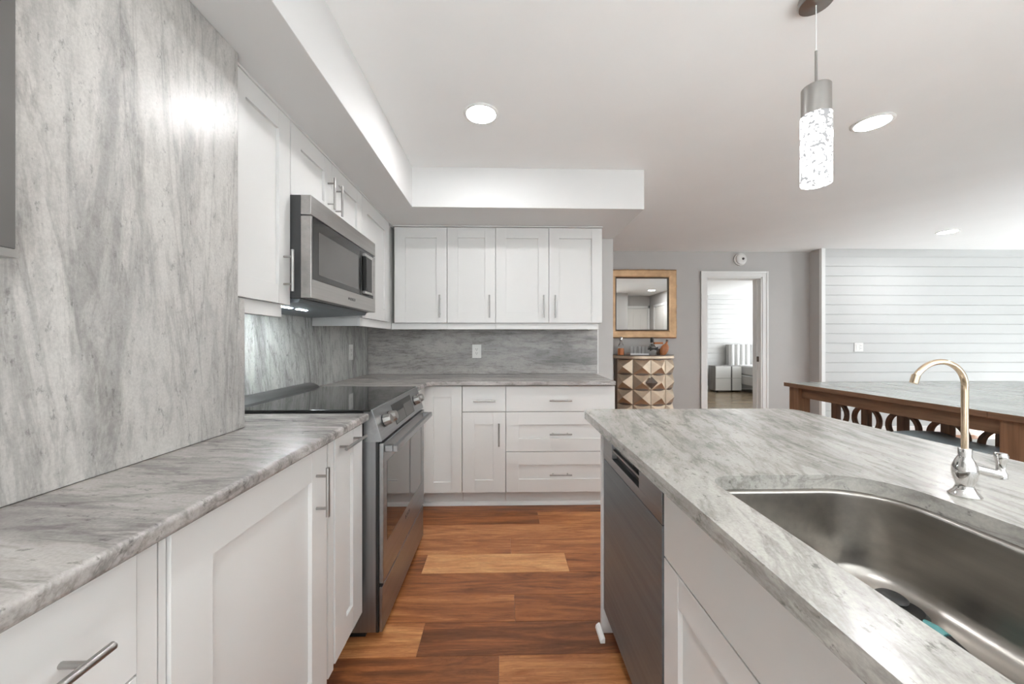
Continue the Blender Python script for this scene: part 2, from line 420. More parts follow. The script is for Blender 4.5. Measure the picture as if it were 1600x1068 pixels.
for i, (a, c) in enumerate(((-1.5, 2.8), (5.9, 8.5))):
    f_ = MB()
    for y in (a, (a+c)/2-.02, c-.04): f_.box(8.22, 8.28, y, y+.04, .5-.2*(i == 0), 2.2)
    for z in (.5-.2*(i == 0), 2.16): f_.box(8.22, 8.28, a, c, z, z+.04)
    w_ = struct(f_.build('window_%d' % (i+1), 'white'))
    MB().box(8.245, 8.25, a+.04, c-.04, .54-.2*(i == 0), 2.16).build('pane', 'pane', w_)
rg2 = MB().box(4.0, 8.0, -.9, 4.4, .0005, .012).build('reflector', 'reflector2', loc=(5.8, 2.8, .0005), bevel=.004)  # pale floor sheet added to throw sun onto the right-hand ceiling
tag(rg2, 'beige rug added on the dining floor beyond the table to bounce sun up to the ceiling', 'reflector')
# behind the camera: wall with unseen patio doors made wide to let light in, plus the hall seen in the mirror
b = MB().box(-1.3, -.5, -4.1, -3.98, 0, CEIL).box(7.5, 8.3, -4.1, -3.98, 0, CEIL).box(-.5, 7.5, -4.1, -3.98, 2.15, CEIL)
struct(b.build('wall_rear', 'wall'))
b = MB()
for x in (-.5, 1.1, 2.7, 4.3, 5.9, 7.45): b.box(x, x+.05, -4.06, -4.02, 0, 2.15)
for z in (.0, 2.1): b.box(-.5, 7.5, -4.06, -4.02, z, z+.05)
w_ = struct(b.build('window_3', 'white'))
for x in (-.45, 1.15, 2.75, 4.35, 5.95): MB().box(x, x+1.5, -4.045, -4.04, .05, 2.1).build('pane', 'pane', w_)
rg_ = MB().box(-1.1, 7.2, -3.9, -.95, .0005, .012).build('reflector', 'reflector', loc=(3.5, -2.4, .0005), bevel=.004)  # unseen floor sheet added to bounce sun onto the ceiling
tag(rg_, 'large cream rug added unseen behind the camera by the patio doors to bounce sun to the ceiling', 'reflector')
struct(box(2.62, 3.02, .02, .68, 0, CEIL).build('wall_hall', 'wall'))
struct(MB().box(3.02, 3.9, .02, .14, 0, CEIL).build('wall_hall_end', 'wall'))
struct(MB().box(3.78, 3.9, .14, 1.75, 0, CEIL).build('wall_hall_side', 'wall'))
def panel_door(name, label, x0, x1, y0, y1, axis, face):
    pass
d2 = MB().box(3.06, 3.12, .14, .165, 0, 2.12).box(3.72, 3.77, .14, .165, 0, 2.12).box(3.06, 3.77, .14, .165, 2.06, 2.12).build('door_2', 'white', bevel=.003); struct(d2)
lf = MB().box(3.125, 3.715, .141, .152, .01, 2.055)
for k in range(3): lf.box(3.16+k*.185, 3.30+k*.185, .152, .158, .15, 1.93)
lf.build('door_leaf', 'doorwhite', d2, bevel=.003)
d3 = MB().box(3.755, 3.78, .42, .48, 0, 2.12).box(3.755, 3.78, 1.50, 1.56, 0, 2.12).box(3.755, 3.78, .42, 1.56, 2.06, 2.12).build('door_3', 'white', bevel=.003); struct(d3)
lf = MB().box(3.765, 3.779, .485, .985, .01, 2.055).box(3.765, 3.779, .995, 1.495, .01, 2.055)
lf.build('door_leaf', 'doorwhite', d3, bevel=.003)
struct(MB().box(.42, DX0-.08, 4.825, 4.84, 0, .10).box(DX1+.08, 4.06, 4.825, 4.84, 0, .10).build('baseboard_far', 'white', bevel=.003))
struct(MB().box(4.09, 8.2, 4.625, 4.64, 0, .12).build('baseboard_dining', 'white', bevel=.003))
struct(MB().box(3.9, 8.2, 9.185, 9.2, 0, .10).build('baseboard_bedroom', 'white', bevel=.003))
struct(MB().box(.3, .42, 4.96, 9.4, 0, CEIL).build('wall_bedroom_left', 'wall'))
struct(MB().box(.3, 3.9, 9.2, 9.32, 0, CEIL).build('wall_bedroom_end', 'wall'))
struct(MB().box(4.12, 8.2, 4.80, 4.96, 0, CEIL).build('wall_bedroom_near', 'wall'))

# ------------------------------------------------------------------ cabinet helpers
FL, FB, FI = -.555, 2.655, .408         # door faces of the left, back and island base runs
UL, UB = -.872, 2.93                    # door faces of the left and back wall cabinets
def mapper(run, face):
    if run == 'L': return lambda a, d, z: (face+d, a, z)
    if run == 'B': return lambda a, d, z: (a, face-d, z)
    return lambda a, d, z: (face-d, a, z)
def lbox(mb, mp, a0, a1, d0, d1, z0, z1):
    p, q = mp(a0, d0, z0), mp(a1, d1, z1)
    return mb.box(p[0], q[0], p[1], q[1], p[2], q[2])
def shaker(mp, a0, a1, z0, z1, st=.085, rl=None, th=.02, rec=.012):
    rl = st if rl is None else rl
    mb = MB()                    # stiles run full height, rails sit between them, flat panel set back
    lbox(mb, mp, a0, a0+st, -th, 0, z0, z1); lbox(mb, mp, a1-st, a1, -th, 0, z0, z1)
    lbox(mb, mp, a0+st, a1-st, -th, -.0007, z0, z0+rl); lbox(mb, mp, a0+st, a1-st, -th, -.0007, z1-rl, z1)
    lbox(mb, mp, a0+st-.001, a1-st+.001, -th+.001, -rec, z0+rl-.001, z1-rl+.001)
    return mb
def bar_handle(mp, parent, a, z, length, vert, off=.034, r=.0058):
    b = MB(); h = length/2; q = h*.66
    if vert:
        b.cyl(mp(a, off, z-h), mp(a, off, z+h), r, n=14)
        for s in (-1, 1): b.cyl(mp(a, -.001, z+s*q), mp(a, off, z+s*q), .0042, n=10)
    else:
        b.cyl(mp(a-h, off, z), mp(a+h, off, z), r, n=14)
        for s in (-1, 1): b.cyl(mp(a+s*q, -.001, z), mp(a+s*q, off, z), .0042, n=10)
    return b.build('handle', 'nickel', parent)
BV = .0009
def door(root, mp, a0, a1, z0, z1, st=.085, name='door', handle=None, rl=None):
    d = shaker(mp, a0, a1, z0, z1, st, rl).build(name, 'cab', root, bevel=BV)
    if handle: bar_handle(mp, d, *handle)
    return d
def slab_front(root, mp, a0, a1, z0, z1, name='drawer', handle=None):
    b = MB(); lbox(b, mp, a0, a1, -.02, 0, z0, z1)
    d = b.build(name, 'cab', root, bevel=BV)
    if handle: bar_handle(mp, d, *handle)
    return d
def carcass(root, mp, a0, a1, depth, z0, z1, t=.018, toe=None):
    b = MB()
    lbox(b, mp, a0, a0+t, -depth, -.0215, z0, z1); lbox(b, mp, a1-t, a1, -depth, -.0215, z0, z1)
    lbox(b, mp, a0+t, a1-t, -depth, -.0215, z0, z0+t); lbox(b, mp, a0+t, a1-t, -depth, -depth+t, z0+t, z1)
    lbox(b, mp, a0+t, a1-t, -.06, -.0215, z1-t, z1)
    o = b.build('body', 'cab', root)
    if toe:
        q = MB(); lbox(q, mp, a0, a1, -.09, -.075, 0, z0); q.build('toe_kick', 'cab', root)
    return o
def wall_carcass(root, mp, a0, a1, depth, z0, z1):
    b = MB(); lbox(b, mp, a0, a1, -depth, -.0215, z0, z1); return b.build('body', 'cab', root)

# ------------------------------------------------------------------ left base run
mL = mapper('L', FL)
ZB, ZT = .118, .877
r = thing('base_cabinet', 'white base cabinet nearest the camera under the left countertop, flat drawer with long bar handle', 'cabinet', (-.86, .42, 0), 'base cabinets under the left countertop')
carcass(r, mL, .262, .612, .56, ZB, .88, toe=True)
slab_front(r, mL, .265, .574, .692, ZT, handle=(.42, .788, .175, False))
door(r, mL, .265, .574, ZB, .688, .075)
q = MB(); lbox(q, mL, .578, .612, -.021, -.004, ZB, ZT); q.build('filler_strip', 'cab', r, bevel=.001)
r = thing('base_cabinet', 'wide white shaker base cabinet door under left countertop with a short upright bar handle', 'cabinet', (-.86, .9, 0), 'base cabinets under the left countertop')
carcass(r, mL, .616, 1.185, .56, ZB, .88, toe=True)
door(r, mL, .632, 1.178, ZB, ZT, .09, handle=(1.113, .748, .145, True))
q = MB(); lbox(q, mL, .616, .629, -.021, -.006, ZB, ZT); q.build('filler_strip', 'cab', r)
r = thing('base_cabinet', 'narrow white pull-out base cabinet with level bar handle, next to the oven', 'cabinet', (-.86, 1.33, 0), 'base cabinets under the left countertop')
carcass(r, mL, 1.188, 1.472, .56, ZB, .88, toe=True)
q = MB(); lbox(q, mL, 1.196, 1.232, -.021, -.004, ZB, ZT); q.build('filler_strip', 'cab', r, bevel=.001)
door(r, mL, 1.236, 1.470, ZB+.015, ZT, .088, handle=(1.33, .838, .175, False))
r = thing('base_cabinet', 'white base cabinet at near left end, outside most of view', 'cabinet', (-.86, -.1, 0))
carcass(r, mL, -.5, .258, .56, ZB, .88, toe=True)
door(r, mL, -.497, .255, ZB, ZT, .085)
ct = MB().prism([(-1.178, -.9), (-.527, -.9), (-.527, 1.472), (-1.178, 1.472)], 2, CB, CT)
tag(ct.build('countertop', 'marble_x', loc=(-.8, .6, CB), bevel=.009, seg=3), 'gray marble countertop along left wall in front of tall marble panel', 'countertop')
# column cladding
p = thing('marble_panel', 'tall gray marble wall panel with vertical streaks, standing on the left countertop', 'wall panel', (-.85, .3, CT))
MB().box(-.864, -.843, -1.2, 1.198, CT+.001, SOF-.001).build('slab', 'marble_left', p, bevel=.002)
MB().box(-1.178, -.8435, 1.1985, 1.231, CT+.001, 1.334).build('return_slab', 'marble_left', p, bevel=.004)
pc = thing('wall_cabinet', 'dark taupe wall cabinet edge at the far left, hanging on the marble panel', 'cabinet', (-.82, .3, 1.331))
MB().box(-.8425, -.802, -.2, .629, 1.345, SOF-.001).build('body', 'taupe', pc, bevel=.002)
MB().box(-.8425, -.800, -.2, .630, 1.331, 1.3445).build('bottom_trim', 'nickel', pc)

# ------------------------------------------------------------------ range
RY0, RY1 = 1.497, 2.257
rg = thing('range', 'stainless steel slide-in electric range with black glass cooktop', 'stove', (-.82, 1.877, 0))
MB().box(-1.17, -.512, RY0, RY1, .03, .80).build('body', 'steelz', rg, bevel=.002)
MB().box(-.5118, -.5005, RY0+.001, RY1-.001, .03, .792).build('door_gap', 'black', rg)
MB().box(-1.10, -.56, RY0+.02, RY1-.02, .0, .03).build('base', 'black', rg)
MB().box(-1.125, -.530, 1.486, 2.268, .9155, .924).build('cooktop', 'ceran', rg, bevel=.0025)
MB().box(-1.16, -.56, RY0, RY1, .80, .9153).build('cooktop_frame', 'blackmetal', rg)
MB().prism([(-1.176, .9155), (-1.176, .95), (-1.14, .946), (-1.10, .9245), (-1.10, .9155)], 1, 1.488, 2.262).build('rear_vent', 'steel', rg, bevel=.002)
cp = MB().prism([(-.5595, .80), (-.5595, .915), (-.530, .922), (-.525, .920), (-.486, .797), (-.489, .793), (-.5595, .793)], 1, RY0-.002, RY1+.002).build('control_panel', 'steel', rg, bevel=.0012)
L_ = math.hypot(.039, .123); tx, tz = .039/L_, -.123/L_; nx, nz = .123/L_, .039/L_
def slope(v, w): return (-.525+tx*v+nx*w, .920+tz*v+nz*w)
def slope_prism(y0, y1, v0, v1, w0, w1): return MB().prism([slope(v0, w0), slope(v1, w0), slope(v1, w1), slope(v0, w1)], 1, y0, y1)
ds = slope_prism(1.72, 2.055, .018, .112, -.001, .0015).build('display', 'screen', rg)
slope_prism(1.725, 1.885, .060, .108, .0015, .0022).build('touch_pad', 'greydisp', ds)
slope_prism(1.892, 2.05, .045, .108, .0015, .0022).build('touch_pad', 'greydisp', ds)
for y in (1.583, 1.66, 2.115, 2.195):
    a, c_ = slope(.062, 0), slope(.062, .004)
    k = MB().cyl((a[0], y, a[1]), (c_[0], y, c_[1]), .0265, n=28).build('knob', 'black', rg)
    rings = []
    for w, rr in ((.004, .0245), (.012, .0240), (.026, .0215), (.032, .0205), (.034, .018)):
        x, z = slope(.062, w); ring = []
        for q in range(40):
            an = 2*pi*q/40; r_ = rr*(1+.035*(1 if (q//2) % 2 else -1)*(w < .03))
            ring.append((x+tx*r_*cos(an), y+r_*sin(an), z+tz*r_*cos(an)))
        rings.append(ring)
    MB().loft(rings).build('knob_cap', 'nickel', k, ang=25)
dr = MB().box(-.500, -.482, 1.500, 2.254, .224, .786).build('oven_door', 'steel', rg, bevel=.003)
MB().box(-.4825, -.4812, 1.545, 2.185, .373, .702).build('window', 'ovenglass', dr, bevel=.0006)
h = MB().box(-.449, -.430, 1.513, 2.241, .748, .774)
h.box(-.4815, -.4495, 1.513, 1.540, .748, .774).box(-.4815, -.4495, 2.214, 2.241, .748, .774)
h.build('handle', 'steel', dr, bevel=.0035)
text('logo', 'BOSCH', 'screen', dr, 1.83, .325, .026, -.4818)
MB().box(-.500, -.486, 1.500, 2.254, .03, .210).build('drawer', 'steel', rg, bevel=.003)

# ------------------------------------------------------------------ corner, back run
mB = mapper('B', FB)
r = thing('corner_cabinet', 'white corner base cabinet beside the range, single narrow shaker door without a handle', 'cabinet', (-.6, 2.9, 0), 'base cabinets under the back countertop')
MB().prism([(-1.19, 2.266), (-.58, 2.266), (-.58, 2.6765), (-.2985, 2.6765), (-.2985, 3.27), (-1.19, 3.27)], 2, ZB, .88).build('body', 'cab', r)
MB().box(-.62, -.2985, 2.73, 2.745, 0, ZB).build('toe_kick', 'cab', r)
door(r, mB, -.575, -.299, ZB, ZT, .075)
q = MB().box(-.579, -.562, 2.27, 2.653, ZB, ZT); q.build('filler_strip', 'cab', r)
r = thing('base_cabinet', 'white base cabinet with small flat drawer above a single shaker door on the back run', 'cabinet', (-.14, 2.95, 0), 'base cabinets under the back countertop')
carcass(r, mB, -.296, .014, .61, ZB, .88, toe=True)
slab_front(r, mB, -.2945, .0125, .696, ZT, handle=(-.137, .776, .158, False))
door(r, mB, -.2945, .0125, ZB, .692, .088, handle=(-.034, .536, .162, True))
r = thing('base_cabinet', 'wide white three-drawer base cabinet at the right end of the back run', 'cabinet', (.41, 2.95, 0), 'base cabinets under the back countertop')
carcass(r, mB, .0155, .802, .61, ZB, .88, toe=True)
slab_front(r, mB, .017, .80, .696, ZT, handle=(.405, .777, .158, False))
for z0, z1 in ((.409, .692), (ZB, .405)):
    door(r, mB, .017, .80, z0, z1, .092, name='drawer', handle=(.405, (z0+z1)/2-.012, .158, False))
qr = MB().prism([(2.708, 0), (2.729, 0), (2.729, .026), (2.722, .026), (2.712, .018)], 0, -.60, .802)
struct(qr.build('trim_3', 'white', bevel=.002))
# corner countertop with rounded inner corner
pts = [(-1.178, 2.2715), (-.531, 2.2715), (-.531, 2.555)]
pts += [(-.466-.065*cos(t), 2.555+.065*sin(t)) for t in [radians(k*11.25) for k in range(1, 8)]]
pts += [(-.466, 2.62), (.775, 2.617), (.793, 2.622), (.803, 2.635), (.815, 3.257), (-1.178, 3.257)]
tag(MB().prism(pts, 2, CB, CT).build('countertop', 'marble_x', loc=(0, 2.95, CB), bevel=.009, seg=3), 'L-shaped gray marble countertop in far corner under the back wall cabinets', 'countertop')
tag(box(-1.198, -1.18, 1.2325, 3.257, .9, 1.44).build('backsplash', 'marble_splash', loc=(-1.19, 2.2, .9), bevel=.001), 'pale gray marble backsplash with vertical veins behind the range', 'backsplash')
tag(box(-1.179, .828, 3.26, 3.279, .9148, 1.343).build('backsplash', 'marble_back', loc=(0, 3.27, .9148), bevel=.001), 'darker gray marble backsplash with level veins below the back wall cabinets', 'backsplash')
struct(box(.829, .838, 3.268, 3.2795, .915, 1.34).build('trim_4', 'white'))

# ------------------------------------------------------------------ wall cabinets, left run
mUL = mapper('L', UL); mUB = mapper('B', UB); UZ0, UZ1 = 1.344, 2.098
g = 'wall cabinets over the left run'
r = thing('wall_cabinet', 'narrow white shaker wall cabinet left of the microwave, beside marble panel', 'cabinet', (-1.03, 1.37, 1.29), g)
wall_carcass(r, mUL, 1.2315, 1.537, .305, UZ0, SOF-.001)
MB().box(-1.178, -.8935, 1.1985, 1.231, UZ0, SOF-.001).build('end_filler', 'cab', r)
door(r, mUL, 1.2, 1.536, UZ0, UZ1, .075, handle=(1.492, 1.477, .165, True))
MB().box(-.905, -.888, 1.2325, 1.505, 1.292, 1.3435).build('light_rail', 'cab', r, bevel=.002)
r = thing('wall_cabinet', 'short white two-door wall cabinet above the microwave', 'cabinet', (-1.03, 1.92, 1.80), g)
wall_carcass(r, mUL, 1.54, 2.306, .305, 1.797, SOF-.001)
door(r, mUL, 1.5415, 1.902, 1.80, UZ1, .075, handle=(1.862, 1.928, .155, True))
door(r, mUL, 1.9045, 2.305, 1.80, UZ1, .075, handle=(1.948, 1.922, .155, True))
r = thing('wall_cabinet', 'white shaker wall cabinet right of the microwave, running into the corner', 'cabinet', (-1.03, 2.6, 1.29), g)
wall_carcass(r, mUL, 2.309, 3.258, .305, UZ0, SOF-.001)
door(r, mUL, 2.3105, 2.838, UZ0, UZ1, .085)
MB().box(-.905, -.886, 2.309, 2.945, 1.292, 1.3435).box(-1.178, -.905, 2.309, 2.327, 1.292, 1.3435).build('light_rail', 'cab', r, bevel=.002)
struct(MB().box(-1.17, -.868, 1.2, 2.945, 2.0995, SOF-.0005).build('trim_5', 'cab', bevel=.002))
# back run
g = 'wall cabinets over the back counter'
def back_upper(a0, a1, label, doors):
    r = thing('wall_cabinet', label, 'cabinet', ((a0+a1)/2, 3.1, 1.29), g)
    wall_carcass(r, mUB, a0, a1, .328, UZ0, 2.0995)
    for d0, d1, hx in doors: door(r, mUB, d0+.0015, d1-.0015, UZ0, UZ1-.004, .082, handle=(hx, 1.471, .178, True))
    return r
r = back_upper(-.864, -.4455, 'white shaker wall cabinet at the left corner of the back wall, handle on its right', [(-.857, -.4455, -.498)])
MB().box(-.885, -.4455, 2.952, 2.968, 1.293, 1.3435).build('light_rail', 'cab', r, bevel=.002)
r = back_upper(-.4445, -.0645, 'white shaker wall cabinet second from left on the back wall, above the outlet', [(-.4445, -.0645, -.111)])
MB().box(-.4455, -.0645, 2.952, 2.968, 1.293, 1.3435).build('light_rail', 'cab', r, bevel=.002)
r = back_upper(-.0635, .782, 'white two-door shaker wall cabinet at right end of the back wall, handles side by side', [(-.0635, .3575, .314), (.3575, .782, .405)])
MB().box(-.0635, .758, 2.952, 2.968, 1.293, 1.3435).box(.742, .758, 2.968, 3.258, 1.293, 1.3435).build('light_rail', 'cab', r, bevel=.002)
struct(MB().box(-.868, .786, 2.926, 3.26, 2.0998, SOF-.0005).build('trim_6', 'cab', bevel=.002))

# ------------------------------------------------------------------ microwave
mw = thing('microwave', 'stainless over-the-range microwave with dark glass door', 'microwave', (-1.0, 1.92, 1.35))
MY0, MY1 = 1.5405, 2.3035
MB().box(-1.178, -.832, MY0, MY1, 1.372, 1.7965).build('body', 'blackmetal', mw, bevel=.002)
MB().prism([(-1.178, 1.34), (-.848, 1.356), (-.838, 1.3715), (-1.178, 1.3715)], 1, MY0+.01, MY1-.01).build('hood_underside', 'steelh', mw, bevel=.001)
un = lambda x: 1.34+(x+1.178)*.016/.33
for y0, y1 in ((1.60, 1.74), (1.79, 1.87)):
    MB().prism([(-.99, un(-.99)-.0015), (-.976, un(-.976)-.0015), (-.976, un(-.976)+.001), (-.99, un(-.99)+.001)], 1, y0, y1).build('hood_lamp', 'hoodlens', mw)
tp = MB().box(-.8318, -.790, MY0, MY1, 1.716, 1.7965).build('vent_panel', 'steelw', mw, bevel=.002)
dd = MB().box(-.8318, -.790, MY0, MY1, 1.374, 1.712).build('door', 'steelw', mw, bevel=.002)
MB().box(-.7902, -.7885, 1.552, 2.262, 1.452, 1.7105).build('door_glass', 'mwglass', dd, bevel=.0008)
MB().box(-.7884, -.7876, 1.60, 2.03, 1.478, 1.66).build('window_screen', 'mesh', dd)
MB().box(-.7884, -.7872, 2.06, 2.082, 1.454, 1.695).build('handle_recess', 'black', dd)
hd = MB()
pr = [(-.787, 1.468), (-.772, 1.478), (-.768, 1.50), (-.767, 1.58), (-.768, 1.655), (-.772, 1.675), (-.787, 1.685)]
hd.prism(pr, 1, 2.095, 2.115); hd.box(-.788, -.770, 2.115, 2.192, 1.480, 1.672)
hd.build('door_handle', 'screen', dd, bevel=.003)
MB().box(-.789, -.771, 2.09, 2.205, 1.464, 1.479).box(-.789, -.771, 2.09, 2.205, 1.6725, 1.688).box(-.789, -.770, 2.1925, 2.206, 1.464, 1.688).build('handle_trim', 'steelw', dd, bevel=.002)
text('logo', 'BOSCH', 'screen', dd, 1.93, 1.408, .020, -.7897)
lg = MB()
for R_ in (.0068, .0045):
    n = 24
    rings = [[(-.7899+.0006*s, 1.915+rr*cos(2*pi*k/n), 1.4152+rr*sin(2*pi*k/n)) for k in range(n)] for s, rr in ((0, R_), (1, R_), (1, R_-.0011), (0, R_-.0011), (0, R_))]
    lg.loft(rings, False, False)
lg.box(-.7899, -.7893, 1.9125, 1.9135, 1.4122, 1.4182).box(-.7899, -.7893, 1.9165, 1.9175, 1.4122, 1.4182).box(-.7899, -.7893, 1.9135, 1.9165, 1.4148, 1.4156)
lg.build('logo_ring', 'screen', dd)

# ------------------------------------------------------------------ outlets
def outlet_plate(name, label, mp, a, z, w, h, kind, cat='outlet'):
    x, y, zz = mp(a, 0, z)
    r = thing(name, label, cat, (x, y, z))
    b = MB(); lbox(b, mp, a-w/2, a+w/2, .0005, .006, z-h/2, z+h/2); b.build('plate', 'plastic', r, bevel=.002)
    if kind == 'outlet':
        b = MB(); lbox(b, mp, a-.017, a+.017, .0055, .0085, z-.034, z+.034); s_ = b.build('receptacle', 'plastic', r, bevel=.001)
        for s in (-1, 1):
            for u0, u1, w0, w1 in ((-.008, -.0055, -.002, .007), (.0055, .008, -.002, .007), (-.0025, .0025, -.011, -.006)):
                b = MB(); lbox(b, mp, a+u0, a+u1, .0085, .0090, z+s*.017+w0, z+s*.017+w1); b.build('slot', 'ivory', s_)
    else:
        b = MB(); lbox(b, mp, a-.039, a-.006, .0055, .0095, z-.034, z+.034); b.build('rocker', 'plastic', r, bevel=.001)
        b = MB(); lbox(b, mp, a+.006, a+.039, .0055, .0085, z-.034, z+.034); s_ = b.build('receptacle', 'plastic', r, bevel=.001)
        for s in (-1, 1):
            for u in (.014, .028):
                b = MB(); lbox(b, mp, a+u, a+u+.003, .0085, .009, z+s*.016-.004, z+s*.016+.005); b.build('slot', 'ivory', s_)
outlet_plate('outlet', 'white wall outlet on the back marble backsplash', mapper('B', 3.2598), -.236, 1.112, .078, .118, 'outlet')
outlet_plate('outlet', 'white wall outlet on the left backsplash near the corner', mapper('L', -1.1798), 2.885, 1.113, .074, .12, 'outlet')
outlet_plate('switch_plate', 'white double switch and outlet plate on the shiplap wall', mapper('B', 4.639), 4.53, 1.128, .115, .115, 'combo', 'switch')
outlet_plate('switch_plate', 'white switch plate on gray hall wall, seen in the mirror', lambda a, d, z: (a, .681+d, z), 2.83, 1.42, .17, .12, 'combo', 'switch')
o = MB().prism([(3.12+.083*cos(2*pi*k/32), 2.283+.083*sin(2*pi*k/32)) for k in range(32)], 1, 4.82, 4.8395)
sd = thing('smoke_detector', 'round white smoke detector high on gray wall above the bedroom doorway', 'smoke detector', (3.12, 4.84, 2.283))
o.build('base', 'plastic', sd, bevel=.002)
b = MB(); n = 32
b.loft([[(3.12+rr*cos(2*pi*k/n), yy, 2.283+rr*sin(2*pi*k/n)) for k in range(n)] for yy, rr in ((4.8198, .07), (4.80, .068), (4.792, .058), (4.79, .04), (4.7895, .02))])
cvr = b.build('cover', 'plastic', sd)
MB().loft([[(3.135+rr*cos(2*pi*k/n), yy, 2.283+rr*sin(2*pi*k/n)) for k in range(n)] for yy, rr in ((4.7894, .016), (4.784, .014), (4.7835, .009))]).build('test_button', 'greydisp', cvr)

# ------------------------------------------------------------------ island
mI = mapper('I', FI); IT, IB = .91, .88
r = thing('base_cabinet', 'white sink base cabinet on the island with flat front above shaker doors', 'cabinet', (.7, .47, 0), 'island cabinets')
carcass(r, mI, .002, .938, .62, ZB, .877, toe=True)
slab_front(r, mI, .004, .936, .650, .876, name='false_front')
door(r, mI, .471, .936, ZB, .645, .075); door(r, mI, .004, .468, ZB, .645, .075)
r = thing('base_cabinet', 'white base cabinet at the near end of the island, outside the frame', 'cabinet', (.7, -.43, 0))
carcass(r, mI, -.85, -.002, .62, ZB, .877, toe=True); door(r, mI, -.848, -.004, ZB, .876, .075)
r = thing('end_panel', 'white end panel of the island standing past the dishwasher', 'panel', (.75, 1.52, 0))
MB().box(.402, 1.115, 1.513, 1.534, 0, .8785).build('panel', 'cab', r, bevel=.0015)
MB().prism([(.382, 0), (.4018, 0), (.4018, .022), (.395, .021), (.385, .012)], 1, 1.46, 1.545).build('shoe_molding', 'white', r, bevel=.002)
tag(box(1.095, 1.115, -.85, 1.512, 0, .8785).build('back_panel', 'cab', loc=(1.1, .3, 0)), 'white back panel of the island facing the dining table', 'panel')
# dishwasher
dw = thing('dishwasher', 'stainless steel dishwasher built into the island', 'dishwasher', (.7, 1.22, 0))
DA, DB_ = .946, 1.508
MB().box(.436, 1.02, DA, DB_, .105, .872).build('body', 'blackmetal', dw)
MB().box(.455, .47, DA, DB_, 0, .104).build('toe_kick', 'black', dw)
MB().box(.408, .435, DA+.002, DB_-.002, .106, .719).build('door', 'steelh', dw, bevel=.002)
PY0, PY1, PZ0, PZ1 = 1.112, 1.392, .752, .832
b = MB().box(.408, .4355, DA+.002, DB_-.002, .7215, PZ0).box(.408, .4355, DA+.002, DB_-.002, PZ1, .872).box(.408, .4355, DA+.002, PY0, PZ0, PZ1).box(.408, .4355, PY1, DB_-.002, PZ0, PZ1)
cpn = b.build('control_panel', 'steel', dw, bevel=.0008)
MB().box(.4275, .4358, PY0, PY1, PZ0, PZ1).build('handle_pocket', 'black', cpn)
MB().box(.4115, .4275, PY0, PY1, PZ0+.026, PZ0+.034).build('grip_bar', 'nickel', cpn, bevel=.002)
MB().box(.4205, .4274, PY0+.085, PY1-.07, PZ0+.035, PZ1).build('display', 'greydisp', cpn)
MB().box(.4206, .4274, PY1-.069, PY1, PZ0+.035, PZ1).build('button_strip', 'screen', cpn)
MB().box(.4206, .4274, PY0, PY0+.084, PZ0+.035, PZ1).build('button_strip', 'screen', cpn)
# island slab with sink cut-out
def rrect(x0, x1, y0, y1, rs, off=0, n=9):      # radii at (x0,y0),(x1,y0),(x1,y1),(x0,y1); off moves the line inward
    out = []
    for (cx, cy, a0), rad in zip(((x0, y0, 180), (x1, y0, 270), (x1, y1, 0), (x0, y1, 90)), rs):
        sx = 1 if cx == x0 else -1; sy = 1 if cy == y0 else -1
        px_, py_ = cx+sx*rad, cy+sy*rad
        for k in range(n):
            t = radians(a0+90*k/(n-1)); q = max(.004, rad-off); out.append((px_+q*cos(t), py_+q*sin(t)))
    return out
SX0, SX1, SY0, SY1 = .424, .790, -.03, .777
RS = (.05, .11, .11, .055)
hole = rrect(SX0, SX1, SY0, SY1, RS)
outer = rrect(.331, 1.225, -.9, 1.557, (.02, .02, .06, .05))
def slab_with_hole(outer, hole, z0, z1, name, mat, loc):
    bm = bmesh.new()
    for loop in (outer, hole):
        vs = [bm.verts.new((x-loc[0], y-loc[1], z0-loc[2])) for x, y in loop]
        for i in range(len(vs)): bm.edges.new((vs[i], vs[(i+1) % len(vs)]))
    bmesh.ops.triangle_fill(bm, use_beauty=True, edges=bm.edges[:])
    # triangle_fill covers the hole on some inputs: drop faces inside it
    def inside(p):
        x, y = p.x+loc[0], p.y+loc[1]; c = False; n = len(hole)
        for i in range(n):
            (xa, ya), (xb, yb) = hole[i], hole[i-1]
            if (ya > y) != (yb > y) and x < (xb-xa)*(y-ya)/(yb-ya)+xa: c = not c
        return c
    bad = [f for f in bm.faces if inside(f.calc_center_median())]
    if bad: bmesh.ops.delete(bm, geom=bad, context='FACES_ONLY')
    ex = bmesh.ops.extrude_face_region(bm, geom=bm.faces[:])
    for v in [e for e in ex['geom'] if isinstance(e, bmesh.types.BMVert)]: v.co.z = z1-loc[2]
    bmesh.ops.recalc_face_normals(bm, faces=bm.faces[:])
    me = bpy.data.meshes.new(name); bm.to_mesh(me); bm.free(); me.materials.append(M[mat])
    me.polygons.foreach_set('use_smooth', [True]*len(me.polygons)); me.set_sharp_from_angle(angle=radians(35))
    o = bpy.data.objects.new(name, me); COL.objects.link(o); o.location = loc
    b = o.modifiers.new('bevel', 'BEVEL'); b.width = .009; b.segments = 3; b.limit_method = 'ANGLE'; b.angle_limit = radians(40); b.harden_normals = True
    return o
tag(slab_with_hole(outer, hole, IB, IT, 'countertop', 'marble_y', (.78, .3, IB)), 'gray marble island countertop with sink cut-out and diagonal streaks', 'countertop')
sk = thing('sink', 'undermount stainless steel kitchen sink bowl in the island', 'sink', (.6, .37, .70))
SZ = .712
def ring(off, z): return [(x, y, z) for x, y in rrect(SX0+.004, SX1-.004, SY0+.004, SY1-.004, RS, off)]
rings = [ring(-.022, .8795), ring(.002, .8795), ring(.0045, .8775), ring(.0052, .874), ring(.0056, .868), ring(.007, .84), ring(.012, .76)]
for k in range(1, 8):
    t = radians(k*90/7); rings.append(ring(.012+.034*(1-cos(t)), .746-.034*sin(t)))
